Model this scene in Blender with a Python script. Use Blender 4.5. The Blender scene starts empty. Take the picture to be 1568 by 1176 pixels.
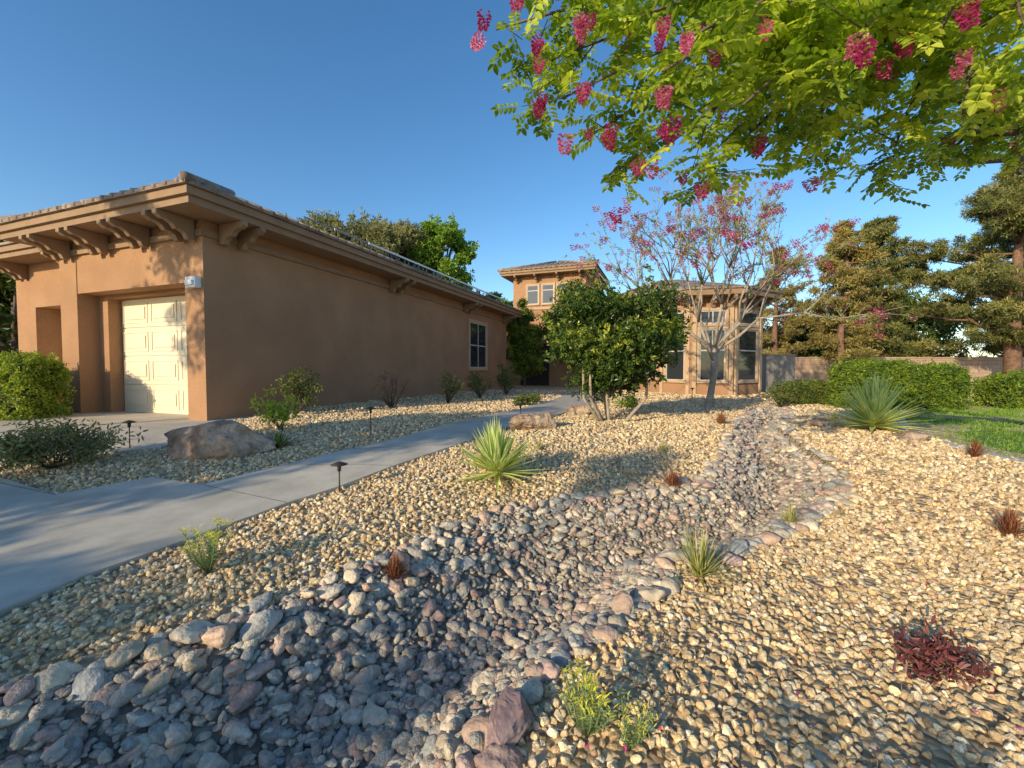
import bpy, bmesh, math, random
import numpy as np
from mathutils import Vector, noise
random.seed(7); rng=np.random.default_rng(7)
scene=bpy.context.scene
F=650.0; CX=784.0; CY=588.0; PITCH=math.radians(2.03); CAMZ=1.4
SUNH=np.array([-0.67,-0.742]); ELEV=math.radians(18)
# ---------------------------------------------------------------- terrain
def sst(x,a,b):
    t=np.clip((np.asarray(x,float)-a)/(b-a),0,1); return t*t*(3-2*t)
def G0(y): return 0.35*sst(y,2.5,7.5)
def at(px,py,d):
    return np.array([(px-CX)/F*d, d, CAMZ+(565.0-py)/F*d])
def gp(px,py):
    u=(px-CX)/F; v=(CY-py)/F
    dx,dy,dz=u,math.cos(PITCH)+v*math.sin(PITCH),-math.sin(PITCH)+v*math.cos(PITCH)
    z=0.2
    for _ in range(40):
        t=(z-CAMZ)/dz; y=dy*t; z=0.5*z+0.5*float(G0(y))
    return (dx*t,dy*t)
creek=[gp(*p) for p in [(-260,1180),(0,1060),(120,1022),(200,1000),(290,972),(360,950),(470,905),(560,868),(650,828),(740,790),(800,775),(900,762),(1000,748),(1070,735),(1108,695),(1128,655),(1140,634),(1180,620),(1215,632),(1190,660),(1225,690),(1290,728),(1300,765),(1200,825),(1100,862),(1040,855),(1015,905),(950,965),(870,1015),(800,1085),(740,1180)]]
creek=[tuple(p) for p in creek]+[(-0.1,0.75),(-2.6,0.9)]
walk=[gp(*p) for p in [(-500,1190),(0,943),(130,888),(250,845),(350,808),(440,775),(520,749),(600,718),(700,684),(780,656),(850,638),(905,622),(935,608),(870,604),(840,616),(800,627),(740,640),(690,651),(620,671),(540,690),(440,714),(310,747),(232,735),(85,762),(0,735),(-500,660)]]
C0=np.array([-6.0,8.32]); DS=np.array([.345,.9385]); DF=np.array([-.9385,.345])
def GL(t,s): 
    p=C0+t*DF+s*DS; return (float(p[0]),float(p[1]))
drive=[GL(-0.25,0.3),GL(0.0,0.9),GL(4.4,0.9),GL(5.0,0.6),GL(12,0.6),GL(14,-1.5)]+[gp(*p) for p in [(-500,740),(0,713),(80,702),(170,696),(245,688),(325,668)]]
lawn=[gp(*p) for p in [(1380,645),(1395,668),(1470,692),(1568,716),(1900,800)]]+[(22,7),(24,13)]+[gp(1480,625),gp(1400,632)]
def inpoly(P,poly):
    x=P[:,0];y=P[:,1];ins=np.zeros(len(P),bool);n=len(poly)
    for i in range(n):
        x1,y1=poly[i];x2,y2=poly[(i+1)%n]
        if y1==y2: continue
        c=((y1>y)!=(y2>y))&(x<(x2-x1)*(y-y1)/(y2-y1)+x1); ins^=c
    return ins
def pdist(P,poly,closed=True):
    d=np.full(len(P),1e9);n=len(poly)
    for i in range(n if closed else n-1):
        a=np.array(poly[i]);b=np.array(poly[(i+1)%n]);ab=b-a
        t=np.clip(((P-a)@ab)/max(ab@ab,1e-9),0,1)
        d=np.minimum(d,np.linalg.norm(P-(a+t[:,None]*ab),axis=1))
    return d
def vnoise(x,y):
    return (np.sin(x*1.7+1.3*np.sin(y*1.1))+np.sin(y*2.3+1.7*np.sin(x*.9+2))+.5*np.sin(x*5.1+y*3.7)+.5*np.sin(x*3.3-y*5.9))/3
def ground(P):
    P=np.asarray(P,float).reshape(-1,2)
    z=G0(P[:,1]).copy()
    near=(np.abs(P[:,0])<14)&(P[:,1]<24)&(P[:,1]>-3)
    Q=P[near]
    ins=inpoly(Q,creek); d=pdist(Q,creek)
    z2=z[near]; z2[ins]-=0.37*sst(d[ins],0,.7)
    hard=inpoly(Q,walk)|inpoly(Q,drive)
    dh=np.minimum(pdist(Q,walk),pdist(Q,drive))
    soft=(~ins)&(~hard)
    z2[soft]+=(0.03*vnoise(Q[soft,0]*1.3,Q[soft,1]*1.3)+0.05)*sst(np.minimum(d[soft]+.1,dh[soft]),0.05,.7)
    z2[hard]-=0.03
    z2[soft]+=0.12*np.exp(-(((Q[soft,0]-4.6)/1.3)**2+((Q[soft,1]-6.0)/1.6)**2))
    z[near]=z2
    return z
# ---------------------------------------------------------------- materials
def newmat(name):
    m=bpy.data.materials.new(name); m.use_nodes=True; nt=m.node_tree
    return m,nt,nt.nodes['Principled BSDF'],nt.nodes['Material Output']
def N(nt,t,**k):
    n=nt.nodes.new(t)
    for a,b in k.items(): setattr(n,a,b)
    return n
def ramp(nt,stops,interp='LINEAR'):
    r=N(nt,'ShaderNodeValToRGB'); e=r.color_ramp.elements; r.color_ramp.interpolation=interp
    while len(e)<len(stops): e.new(.5)
    for i,(p,c) in enumerate(stops): e[i].position=p; e[i].color=(*c,1)
    return r
def noisemat(name,c1,c2,scale=3,rough=.8,bscale=60,bump=.3,bdist=.01,detail=6,spec=.3,stain=None):
    m,nt,b,o=newmat(name); L=nt.links
    tc=N(nt,'ShaderNodeTexCoord'); n=N(nt,'ShaderNodeTexNoise'); n.inputs['Scale'].default_value=scale; n.inputs['Detail'].default_value=detail
    L.new(tc.outputs['Object'],n.inputs['Vector'])
    r=ramp(nt,[(.3,c1),(.7,c2)]); L.new(n.outputs['Fac'],r.inputs['Fac']); col=r.outputs['Color']
    if stain:
        n3=N(nt,'ShaderNodeTexNoise'); n3.inputs['Scale'].default_value=stain[0]; n3.inputs['Detail'].default_value=8; n3.inputs['Roughness'].default_value=.65
        L.new(tc.outputs['Object'],n3.inputs['Vector']); r3=ramp(nt,[(.38,(stain[1],)*3),(.62,(1,1,1))]); L.new(n3.outputs['Fac'],r3.inputs['Fac'])
        mx=N(nt,'ShaderNodeMix',data_type='RGBA',blend_type='MULTIPLY'); mx.inputs['Factor'].default_value=1; L.new(col,mx.inputs['A']); L.new(r3.outputs['Color'],mx.inputs['B']); col=mx.outputs['Result']
    L.new(col,b.inputs['Base Color'])
    n2=N(nt,'ShaderNodeTexNoise'); n2.inputs['Scale'].default_value=bscale; n2.inputs['Detail'].default_value=5
    L.new(tc.outputs['Object'],n2.inputs['Vector'])
    bp=N(nt,'ShaderNodeBump'); bp.inputs['Strength'].default_value=bump; bp.inputs['Distance'].default_value=bdist
    L.new(n2.outputs['Fac'],bp.inputs['Height']); L.new(bp.outputs['Normal'],b.inputs['Normal'])
    b.inputs['Roughness'].default_value=rough; b.inputs['Specular IOR Level'].default_value=spec
    return m
M_stucco=noisemat('stucco',(.40,.225,.125),(.46,.265,.148),1.2,.92,38,.9,.02,spec=.1,stain=(.7,.88))
M_trim=noisemat('stucco_trim',(.50,.34,.21),(.56,.39,.25),2,.9,60,.4,.01,spec=.15)
M_wood=noisemat('painted_fascia',(.27,.172,.10),(.33,.212,.125),3,.75,20,.3,.01)
M_door=noisemat('garage_door_paint',(.78,.66,.47),(.80,.69,.51),1,.5,200,.05,.002)
M_white=noisemat('white_plastic',(.75,.75,.72),(.8,.8,.78),2,.45,50,.02,.002)
M_frame=noisemat('window_frame_paint',(.5,.45,.37),(.56,.5,.42),2,.5,50,.02,.002)
M_bark=noisemat('bark',(.10,.075,.055),(.2,.155,.12),9,.9,30,.9,.02)
M_bark_grey=noisemat('bark_grey',(.26,.21,.16),(.45,.37,.29),8,.9,30,.6,.01)
M_bark_pine=noisemat('bark_pine',(.15,.085,.055),(.28,.17,.12),8,.9,25,.9,.03)
M_conc=noisemat('concrete',(.47,.42,.34),(.61,.55,.45),1.3,.85,90,.35,.004,detail=9,stain=(3.0,.8))
M_conc2=noisemat('concrete_edge',(.40,.38,.34),(.5,.47,.43),3,.85,90,.3,.004)
M_joint=noisemat('joint_filler',(.17,.16,.15),(.24,.22,.2),5,.9,90,.1,.004)
M_metal=noisemat('bronze_metal',(.035,.025,.018),(.06,.045,.03),8,.45,80,.1,.002,spec=.5)
M_gate=noisemat('gate_paint',(.2,.18,.16),(.24,.22,.2),2,.7,40,.1,.01)
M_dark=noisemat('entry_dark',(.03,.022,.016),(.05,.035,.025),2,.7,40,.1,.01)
def blockmat():
    m,nt,b,o=newmat('block_wall'); L=nt.links
    tc=N(nt,'ShaderNodeTexCoord'); mp=N(nt,'ShaderNodeMapping'); mp.inputs['Rotation'].default_value=(math.radians(90),0,0)
    br=N(nt,'ShaderNodeTexBrick'); br.inputs['Color1'].default_value=(.42,.29,.21,1); br.inputs['Color2'].default_value=(.5,.36,.27,1); br.inputs['Mortar'].default_value=(.3,.22,.17,1)
    br.inputs['Scale'].default_value=1; br.inputs['Brick Width'].default_value=.4; br.inputs['Row Height'].default_value=.2; br.inputs['Mortar Size'].default_value=.012
    L.new(tc.outputs['Object'],mp.inputs['Vector']); L.new(mp.outputs['Vector'],br.inputs['Vector']); L.new(br.outputs['Color'],b.inputs['Base Color'])
    b.inputs['Roughness'].default_value=.9; return m
M_blockwall=blockmat()
def tilemat():
    m,nt,b,o=newmat('roof_tile'); L=nt.links
    tc=N(nt,'ShaderNodeTexCoord'); n=N(nt,'ShaderNodeTexVoronoi'); n.inputs['Scale'].default_value=3.2
    L.new(tc.outputs['Object'],n.inputs['Vector'])
    r=ramp(nt,[(0,(.14,.10,.08)),(.5,(.27,.2,.15)),(1,(.36,.29,.23))]); L.new(n.outputs['Color'],r.inputs['Fac']); L.new(r.outputs['Color'],b.inputs['Base Color'])
    b.inputs['Roughness'].default_value=.85; return m
M_tile=tilemat()
def glassmat():
    m,nt,b,o=newmat('window_glass'); b.inputs['Base Color'].default_value=(.03,.035,.04,1); b.inputs['Roughness'].default_value=.04
    b.inputs['Specular IOR Level'].default_value=.9; return m
M_glass=glassmat()
def solar():
    m,nt,b,o=newmat('solar_glass'); b.inputs['Base Color'].default_value=(.015,.02,.04,1); b.inputs['Roughness'].default_value=.12; return m
M_solar=solar()
def stonemat(name,stops,nscale=30,rough=.75,bump=.4,var=.35,b0=.78,b1=1.25):
    m,nt,b,o=newmat(name); L=nt.links
    oi=N(nt,'ShaderNodeObjectInfo'); r=ramp(nt,stops,'CONSTANT'); L.new(oi.outputs['Random'],r.inputs['Fac'])
    tc=N(nt,'ShaderNodeTexCoord'); n=N(nt,'ShaderNodeTexNoise'); n.inputs['Scale'].default_value=nscale/10; n.inputs['Detail'].default_value=7
    L.new(tc.outputs['Object'],n.inputs['Vector'])
    mr=N(nt,'ShaderNodeMapRange'); mr.inputs['From Min'].default_value=.3; mr.inputs['From Max'].default_value=.7; mr.inputs['To Min'].default_value=1-var; mr.inputs['To Max'].default_value=1+var
    L.new(n.outputs['Fac'],mr.inputs['Value'])
    ms=N(nt,'ShaderNodeMath',operation='MULTIPLY'); ms.inputs[1].default_value=37.7; L.new(oi.outputs['Random'],ms.inputs[0])
    fr_=N(nt,'ShaderNodeMath',operation='FRACT'); L.new(ms.outputs[0],fr_.inputs[0])
    m2=N(nt,'ShaderNodeMapRange'); m2.inputs['To Min'].default_value=b0; m2.inputs['To Max'].default_value=b1; L.new(fr_.outputs[0],m2.inputs['Value'])
    mm=N(nt,'ShaderNodeMath',operation='MULTIPLY'); L.new(mr.outputs[0],mm.inputs[0]); L.new(m2.outputs[0],mm.inputs[1])
    vm=N(nt,'ShaderNodeVectorMath',operation='SCALE'); L.new(r.outputs['Color'],vm.inputs[0]); L.new(mm.outputs[0],vm.inputs['Scale'])
    L.new(vm.outputs[0],b.inputs['Base Color'])
    bp=N(nt,'ShaderNodeBump'); bp.inputs['Strength'].default_value=bump; bp.inputs['Distance'].default_value=.05
    n2=N(nt,'ShaderNodeTexNoise'); n2.inputs['Scale'].default_value=nscale/3; L.new(tc.outputs['Object'],n2.inputs['Vector'])
    L.new(n2.outputs['Fac'],bp.inputs['Height']); L.new(bp.outputs['Normal'],b.inputs['Normal'])
    b.inputs['Roughness'].default_value=rough; b.inputs['Specular IOR Level'].default_value=.3
    return m
M_gravel=stonemat('tan_gravel_stone',[(0,(.66,.47,.25)),(.2,(.80,.61,.36)),(.4,(.54,.38,.21)),(.55,(.82,.67,.43)),(.68,(.62,.49,.33)),(.8,(.70,.49,.27)),(.92,(.42,.28,.17)),(.96,(.82,.72,.55))])
M_creek=stonemat('grey_river_stone',[(0,(.36,.305,.25)),(.2,(.50,.43,.33)),(.38,(.41,.29,.245)),(.5,(.29,.28,.26)),(.62,(.58,.48,.37)),(.75,(.50,.36,.28)),(.86,(.35,.34,.29)),(.94,(.66,.55,.40))])
M_cobble=stonemat('river_cobble',[(0,(.43,.375,.31)),(.18,(.56,.46,.34)),(.34,(.43,.295,.25)),(.44,(.35,.34,.31)),(.6,(.58,.48,.35)),(.72,(.54,.37,.27)),(.84,(.38,.35,.30)),(.93,(.64,.50,.34))],22,.65,.3,.25)
M_boulder=noisemat('boulder_rock',(.36,.225,.15),(.62,.46,.33),2.5,.9,7,1.0,.12,detail=9,stain=(6,.55))
def groundmat():
    m,nt,b,o=newmat('gravel_ground'); L=nt.links
    tc=N(nt,'ShaderNodeTexCoord'); v=N(nt,'ShaderNodeTexVoronoi'); v.inputs['Scale'].default_value=26
    L.new(tc.outputs['Object'],v.inputs['Vector'])
    sep=N(nt,'ShaderNodeSeparateColor'); L.new(v.outputs['Color'],sep.inputs[0])
    r=ramp(nt,[(0,(.28,.19,.11)),(.4,(.44,.32,.18)),(.8,(.58,.44,.26)),(1,(.66,.53,.35))]); L.new(sep.outputs[0],r.inputs['Fac'])
    at_=N(nt,'ShaderNodeAttribute'); at_.attribute_name='creek'
    r2=ramp(nt,[(0,(.12,.10,.08)),(.5,(.20,.17,.135)),(1,(.31,.26,.2))]); L.new(sep.outputs[1],r2.inputs['Fac'])
    mx=N(nt,'ShaderNodeMix',data_type='RGBA'); L.new(at_.outputs['Fac'],mx.inputs['Factor']); L.new(r.outputs['Color'],mx.inputs['A']); L.new(r2.outputs['Color'],mx.inputs['B'])
    L.new(mx.outputs['Result'],b.inputs['Base Color'])
    bp=N(nt,'ShaderNodeBump'); bp.invert=True; bp.inputs['Strength'].default_value=.9; bp.inputs['Distance'].default_value=.03
    L.new(v.outputs['Distance'],bp.inputs['Height']); L.new(bp.outputs['Normal'],b.inputs['Normal']); b.inputs['Roughness'].default_value=.9
    return m
M_ground=groundmat()
def leafmat(name,stops,tr=.35,rough=.45,trc=1.3):
    m,nt,b,o=newmat(name); L=nt.links
    a=N(nt,'ShaderNodeAttribute'); a.attribute_name='tint'
    r=ramp(nt,stops); L.new(a.outputs['Fac'],r.inputs['Fac']); L.new(r.outputs['Color'],b.inputs['Base Color'])
    b.inputs['Roughness'].default_value=rough; b.inputs['Specular IOR Level'].default_value=.35
    t=N(nt,'ShaderNodeBsdfTranslucent'); vm=N(nt,'ShaderNodeVectorMath',operation='MULTIPLY'); vm.inputs[1].default_value=(trc*1.1,trc*1.1,trc*.5)
    L.new(r.outputs['Color'],vm.inputs[0]); L.new(vm.outputs[0],t.inputs['Color'])
    mx=N(nt,'ShaderNodeMixShader'); mx.inputs[0].default_value=tr
    L.new(b.outputs[0],mx.inputs[1]); L.new(t.outputs[0],mx.inputs[2]); L.new(mx.outputs[0],o.inputs['Surface'])
    return m
ML_locust=leafmat('locust_leaf',[(0,(.12,.19,.02)),(.45,(.28,.39,.035)),(1,(.58,.64,.08))],.46,trc=1.45)
ML_pink=leafmat('pink_blossom',[(0,(.40,.02,.15)),(.5,(.68,.08,.32)),(1,(.84,.36,.56))],.3,.6,1.1)
ML_pinkfar=leafmat('pink_blossom_far',[(0,(.52,.04,.17)),(.5,(.74,.12,.32)),(1,(.84,.34,.50))],.3,.6,1.1)
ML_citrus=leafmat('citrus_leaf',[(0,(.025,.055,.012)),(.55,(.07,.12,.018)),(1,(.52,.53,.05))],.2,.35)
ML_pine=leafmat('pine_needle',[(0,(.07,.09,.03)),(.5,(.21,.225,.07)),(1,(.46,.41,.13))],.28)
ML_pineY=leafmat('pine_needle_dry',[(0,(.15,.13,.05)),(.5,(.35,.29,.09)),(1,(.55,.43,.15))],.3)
ML_green=leafmat('bright_leaf',[(0,(.05,.11,.016)),(.5,(.15,.27,.03)),(1,(.34,.47,.06))],.35)
ML_olive=leafmat('olive_leaf',[(0,(.10,.105,.05)),(.5,(.24,.245,.105)),(1,(.42,.39,.18))],.3)
ML_hedge=leafmat('hedge_leaf',[(0,(.07,.13,.018)),(.5,(.20,.29,.03)),(1,(.44,.50,.06))],.3)
ML_hedged=leafmat('dark_hedge_leaf',[(0,(.04,.07,.015)),(.5,(.12,.16,.03)),(1,(.26,.29,.06))],.25)
ML_yucca=leafmat('yucca_leaf',[(0,(.26,.38,.11)),(.5,(.52,.60,.20)),(1,(.95,.90,.46))],.3,.4)
ML_brown=leafmat('red_grass',[(0,(.10,.025,.015)),(.5,(.24,.08,.045)),(1,(.42,.2,.1))],.2)
ML_straw=leafmat('green_grass_blade',[(0,(.14,.18,.04)),(.5,(.32,.34,.09)),(1,(.58,.5,.2))],.2)
ML_euph=leafmat('euphorbia_leaf',[(0,(.20,.28,.13)),(.6,(.38,.45,.20)),(.8,(.64,.62,.09)),(1,(.82,.75,.10))],.3)
ML_purple=leafmat('purple_leaf',[(0,(.08,.025,.03)),(.5,(.19,.055,.06)),(1,(.34,.13,.11))],.25)
ML_lawn=leafmat('lawn_blade',[(0,(.07,.15,.02)),(.5,(.18,.30,.03)),(1,(.32,.45,.06))],.25)
# ---------------------------------------------------------------- mesh helpers
def link(o,parent=None):
    scene.collection.objects.link(o)
    if parent: o.parent=parent
    return o
def empty(name):
    e=bpy.data.objects.new(name,None); link(e); return e
def npmesh(name,V,Q,mats,tint=None,parent=None,smooth=False,attrs=None):
    V=np.asarray(V,np.float32); Q=np.asarray(Q,np.int32); k=Q.shape[1]
    me=bpy.data.meshes.new(name); me.vertices.add(len(V)); me.vertices.foreach_set('co',V.ravel())
    me.loops.add(Q.size); me.loops.foreach_set('vertex_index',Q.ravel())
    me.polygons.add(len(Q)); me.polygons.foreach_set('loop_start',np.arange(0,Q.size,k,dtype=np.int32)); 
    me.polygons.foreach_set('use_smooth',np.full(len(Q),smooth))
    if tint is not None:
        a=me.attributes.new('tint','FLOAT','POINT'); a.data.foreach_set('value',np.asarray(tint,np.float32))
    if attrs:
        for kx,vx in attrs.items():
            a=me.attributes.new(kx,'FLOAT','POINT'); a.data.foreach_set('value',np.asarray(vx,np.float32))
    me.materials.append(mats); me.update(calc_edges=True); me.validate()
    o=bpy.data.objects.new(name,me); return link(o,parent)
class MB:
    def __init__(s): s.v=[];s.f=[];s.m=[];s.sm=[]
    def add(s,vs,fs,m=0,sm=False):
        b=len(s.v); s.v+= [tuple(map(float,v)) for v in vs]
        for f in fs: s.f.append(tuple(i+b for i in f)); s.m.append(m); s.sm.append(sm)
    def box(s,fr,a,b,c,m=0):
        vs=[fr(x,y)+(z,) for z in c for y in b for x in a]
        s.add(vs,[(0,1,3,2),(4,6,7,5),(0,4,5,1),(1,5,7,3),(3,7,6,2),(2,6,4,0)],m)
    def prism(s,poly,z0,z1,m=0):
        n=len(poly); vs=[(p[0],p[1],z0) for p in poly]+[(p[0],p[1],z1) for p in poly]
        s.add(vs,[tuple(range(n)),tuple(range(2*n-1,n-1,-1))]+[(i,(i+1)%n,n+(i+1)%n,n+i) for i in range(n)],m)
    def tube(s,pts,rad,m=0,k=8):
        pts=[Vector(p) for p in pts]; vs=[];fs=[]
        up=Vector((.13,.31,.94)).normalized()
        for i,p in enumerate(pts):
            d=(pts[min(i+1,len(pts)-1)]-pts[max(i-1,0)]); 
            if d.length<1e-6: d=Vector((0,0,1))
            d.normalize()
            a=d.cross(up if abs(d.dot(up))<.95 else Vector((1,0,0))).normalized(); b=d.cross(a)
            for j in range(k):
                an=2*math.pi*j/k; vs.append(p+rad[i]*(math.cos(an)*a+math.sin(an)*b))
        for i in range(len(pts)-1):
            for j in range(k): fs.append((i*k+j,i*k+(j+1)%k,(i+1)*k+(j+1)%k,(i+1)*k+j))
        fs.append(tuple(range(k))); fs.append(tuple(range((len(pts)-1)*k,len(pts)*k)))
        s.add(vs,fs,m,True)
    def obj(s,name,mats,parent=None,bevel=0):
        me=bpy.data.meshes.new(name); me.from_pydata(s.v,[],s.f)
        for m in mats: me.materials.append(m)
        me.polygons.foreach_set('material_index',s.m); me.polygons.foreach_set('use_smooth',s.sm)
        bm=bmesh.new(); bm.from_mesh(me); bmesh.ops.recalc_face_normals(bm,faces=bm.faces); bm.to_mesh(me); bm.free()
        o=link(bpy.data.objects.new(name,me),parent)
        if bevel:
            b=o.modifiers.new('b','BEVEL'); b.width=bevel; b.segments=2; b.limit_method='ANGLE'
        return o
def rotm(n):
    q=rng.normal(size=(n,4)); q/=np.linalg.norm(q,axis=1)[:,None]; w,x,y,z=q.T
    return np.stack([np.stack([1-2*(y*y+z*z),2*(x*y-z*w),2*(x*z+y*w)],-1),np.stack([2*(x*y+z*w),1-2*(x*x+z*z),2*(y*z-x*w)],-1),np.stack([2*(x*z-y*w),2*(y*z+x*w),1-2*(x*x+y*y)],-1)],1)
def frame_from(dirs,up=(0,0,1)):
    d=dirs/np.linalg.norm(dirs,axis=1)[:,None]; u=np.broadcast_to(np.array(up,float),d.shape)+rng.normal(size=d.shape)*.25
    x=np.cross(d,u); x/=np.linalg.norm(x,axis=1)[:,None]; z=np.cross(x,d)
    return np.stack([x,d,z],-1)
def inst(T,Q,R,S,P,tint,jit=.08):
    n=len(P); k=len(T)
    V=np.einsum('nij,kj->nki',R,T)*np.asarray(S).reshape(-1,1,1)+P[:,None,:]
    QQ=(Q[None]+ (np.arange(n)*k)[:,None,None]).reshape(-1,Q.shape[1])
    tt=np.clip(np.repeat(tint,k)+np.tile(rng.normal(size=k)*jit,n),0,1)
    return V.reshape(-1,3),QQ,tt
def leaf1(L=1,w=.45,fold=.12,bend=.1):
    T=np.array([(0,0,0),(-w*.5,L*.35,fold),(-w*.42,L*.72,fold-bend*.5),(0,L,-bend),(w*.42,L*.72,fold-bend*.5),(w*.5,L*.35,fold)])
    T[:,2]*=L*1.0
    return T,np.array([(0,3,2,1),(0,5,4,3)])
def compose(items):
    Vs=[];Qs=[];b=0
    for V,Q in items: Vs.append(V);Qs.append(Q+b);b+=len(V)
    return np.concatenate(Vs),np.concatenate(Qs)
def cluster(nl,L,w,spread=.6,seed=1):
    r=np.random.default_rng(seed); it=[]
    for i in range(nl):
        d=r.normal(size=3); d/=np.linalg.norm(d); T,Q=leaf1(L*r.uniform(.7,1.2),w*L)
        y=d; u=r.normal(size=3); x=np.cross(y,u); x/=np.linalg.norm(x); z=np.cross(x,y)
        it.append((T@np.stack([x,y,z]) + d*spread*r.uniform(0,.6)*L,Q))
    return compose(it)
def pinnate(n=6,L=.2,l=.045,wr=.5):
    it=[]
    T,Q=leaf1(l,l*wr,.1,.12)
    for i in range(n):
        y=L*(.22+.7*i/(n-1))
        for sgn in (-1,1):
            a=sgn*math.radians(68); c,s=math.cos(a),math.sin(a)
            R=np.array([[c,s,0],[-s,c,0],[0,0,1]]); V=T@R.T*random.uniform(.85,1.12); V=V+np.array([sgn*.002,y,-.25*y*y/L*.6])
            V[:,2]-=abs(V[:,0])*random.uniform(.1,.5); it.append((V,Q))
    V=T+np.array([0,L*.95,-.15*L]); it.append((V,Q))
    it.append((np.array([(-.001,0,0),(.001,0,0),(.001,L*.95,-.15*L),(-.001,L*.95,-.15*L)]),np.array([(0,1,2,3)])))
    return compose(it)
# ---------------------------------------------------------------- ground sheet
def axis(fine0,fine1,st,far):
    a=list(np.arange(fine0,fine1,st)); s=st; lo=[];x=fine0
    while x>-far: s*=1.25; x-=s; lo.append(x)
    s=st;x=a[-1];hi=[]
    while x<far: s*=1.25; x+=s; hi.append(x)
    return np.array(lo[::-1]+a+hi)
xs=axis(-9,9,.06,500); ys=axis(-.5,13,.06,500)
X,Y=np.meshgrid(xs,ys); P=np.stack([X.ravel(),Y.ravel()],1)
Z=ground(P); nx=len(xs);ny=len(ys)
I=(np.arange(ny-1)[:,None]*nx+np.arange(nx-1)[None]).ravel()
Qg=np.stack([I,I+1,I+1+nx,I+nx],1)
cr=inpoly(P,creek).astype(float)
npmesh('gravel_ground',np.column_stack([P,Z]),Qg,M_ground,smooth=True,attrs={'creek':cr})
def slab(name,poly,off,thick,mat,parent=None):
    bm=bmesh.new(); vs=[bm.verts.new((p[0],p[1],0)) for p in poly]; bm.faces.new(vs)
    y0=min(p[1] for p in poly); y1=max(p[1] for p in poly); y=max(y0,2.3)+.001
    while y<min(y1,7.7):
        bmesh.ops.bisect_plane(bm,geom=bm.verts[:]+bm.edges[:]+bm.faces[:],plane_co=(0,y,0),plane_no=(0,1,0)); y+=.25
    bmesh.ops.triangulate(bm,faces=bm.faces[:],ngon_method='EAR_CLIP')
    top=bm.faces[:]
    for v in bm.verts: v.co.z=float(G0(v.co.y))+off
    r=bmesh.ops.extrude_face_region(bm,geom=top)
    for g in r['geom']:
        if isinstance(g,bmesh.types.BMVert): g.co.z-=thick
    bmesh.ops.recalc_face_normals(bm,faces=bm.faces)
    me=bpy.data.meshes.new(name); bm.to_mesh(me); bm.free(); me.materials.append(mat)
    return link(bpy.data.objects.new(name,me),parent)
slab('concrete_walkway',walk,.035,.12,M_conc)
slab('driveway',drive,.03,.12,M_conc)
def strip(name,pts,w,off,th,mat,parent=None):
    pts=[np.array(p) for p in pts]; L_=[];R_=[]
    for i,p in enumerate(pts):
        d=pts[min(i+1,len(pts)-1)]-pts[max(i-1,0)]; d=d/np.linalg.norm(d); n=np.array([-d[1],d[0]])*w/2
        L_.append(tuple(p+n)); R_.append(tuple(p-n))
    return slab(name,L_+R_[::-1],off,th,mat,parent)
jr=empty('walkway_joints')
def subdiv(pts,n=8):
    o=[]
    for a,b in zip(pts[:-1],pts[1:]):
        for i in range(n): o.append(tuple(np.array(a)+(np.array(b)-np.array(a))*i/n))
    o.append(pts[-1]); return o
for i,(a,b) in enumerate([((312,748),(438,775)),((540,691),(700,684)),((690,652),(845,639)),((85,763),(-200,700)),((440,715),(600,717))]):
    strip('joint_%d'%i,[gp(*a),gp(*b)],.009,.0385,.003,M_joint,jr)
strip('lawn_curb',subdiv([gp(*p) for p in [(1375,640),(1385,668),(1465,694),(1568,719),(1900,806)]],3),.13,.10,.2,M_conc2)
slab('lawn_soil',lawn,.05,.15,noisemat('lawn_soil',(.08,.17,.025),(.14,.25,.04),4,.9,200,.6,.02))
def sample_poly(poly,dens):
    a=np.array(poly); lo=a.min(0);hi=a.max(0); n=int(dens*(hi-lo).prod()); P=rng.uniform(lo,hi,size=(n,2)); return P[inpoly(P,poly)]
P=sample_poly(lawn,350); P=P[P[:,0]<16]
n=len(P); T,Q=compose([leaf1(.05,.006,0,.3),(leaf1(.05,.006,0,.3)[0]@np.array([[0,1,0],[-1,0,0],[0,0,1.]])+[.012,0,0],leaf1()[1])])
d=np.column_stack([rng.normal(size=(n,2))*.35,np.ones(n)])
V,QQ,tt=inst(T,Q,frame_from(d,(0,1,0)),rng.uniform(.7,1.3,n),np.column_stack([P,G0(P[:,1])+.05]),rng.uniform(.2,1,n))
npmesh('lawn_grass',V,QQ,ML_lawn,tt)
# ---------------------------------------------------------------- stones (instanced)
def stone_src(name,kind,k,mat):
    col=bpy.data.collections.new(name)
    for i in range(k):
        bm=bmesh.new(); r=random.Random(i*13+5)
        if kind=='gravel':
            for _ in range(16):
                v=Vector((r.gauss(0,1),r.gauss(0,1),r.gauss(0,1))).normalized(); bm.verts.new((v.x*.5,v.y*.4*r.uniform(.85,1.1),v.z*.32))
            bmesh.ops.convex_hull(bm,input=bm.verts[:])
            bmesh.ops.bevel(bm,geom=bm.edges[:],offset=.035,segments=1,affect='EDGES')
        else:
            bmesh.ops.create_icosphere(bm,subdivisions=4 if kind=='cobble' else 3,radius=.5)
            o=Vector((r.uniform(0,50),)*3)
            sx,sy,sz=1,r.uniform(.6,.9),r.uniform(.42,.62)
            for v in bm.verts:
                nn=noise.noise(v.co*1.9+o)*.42+noise.noise(v.co*4.5+o)*.10+noise.noise(v.co*11+o)*.02
                v.co*=1+nn; v.co.x*=sx;v.co.y*=sy;v.co.z*=sz
        me=bpy.data.meshes.new('%s_%d'%(name,i)); bm.to_mesh(me); bm.free(); me.materials.append(mat)
        if kind!='gravel': me.polygons.foreach_set('use_smooth',[True]*len(me.polygons))
        col.objects.link(bpy.data.objects.new('%s_%d'%(name,i),me))
    return col
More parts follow.
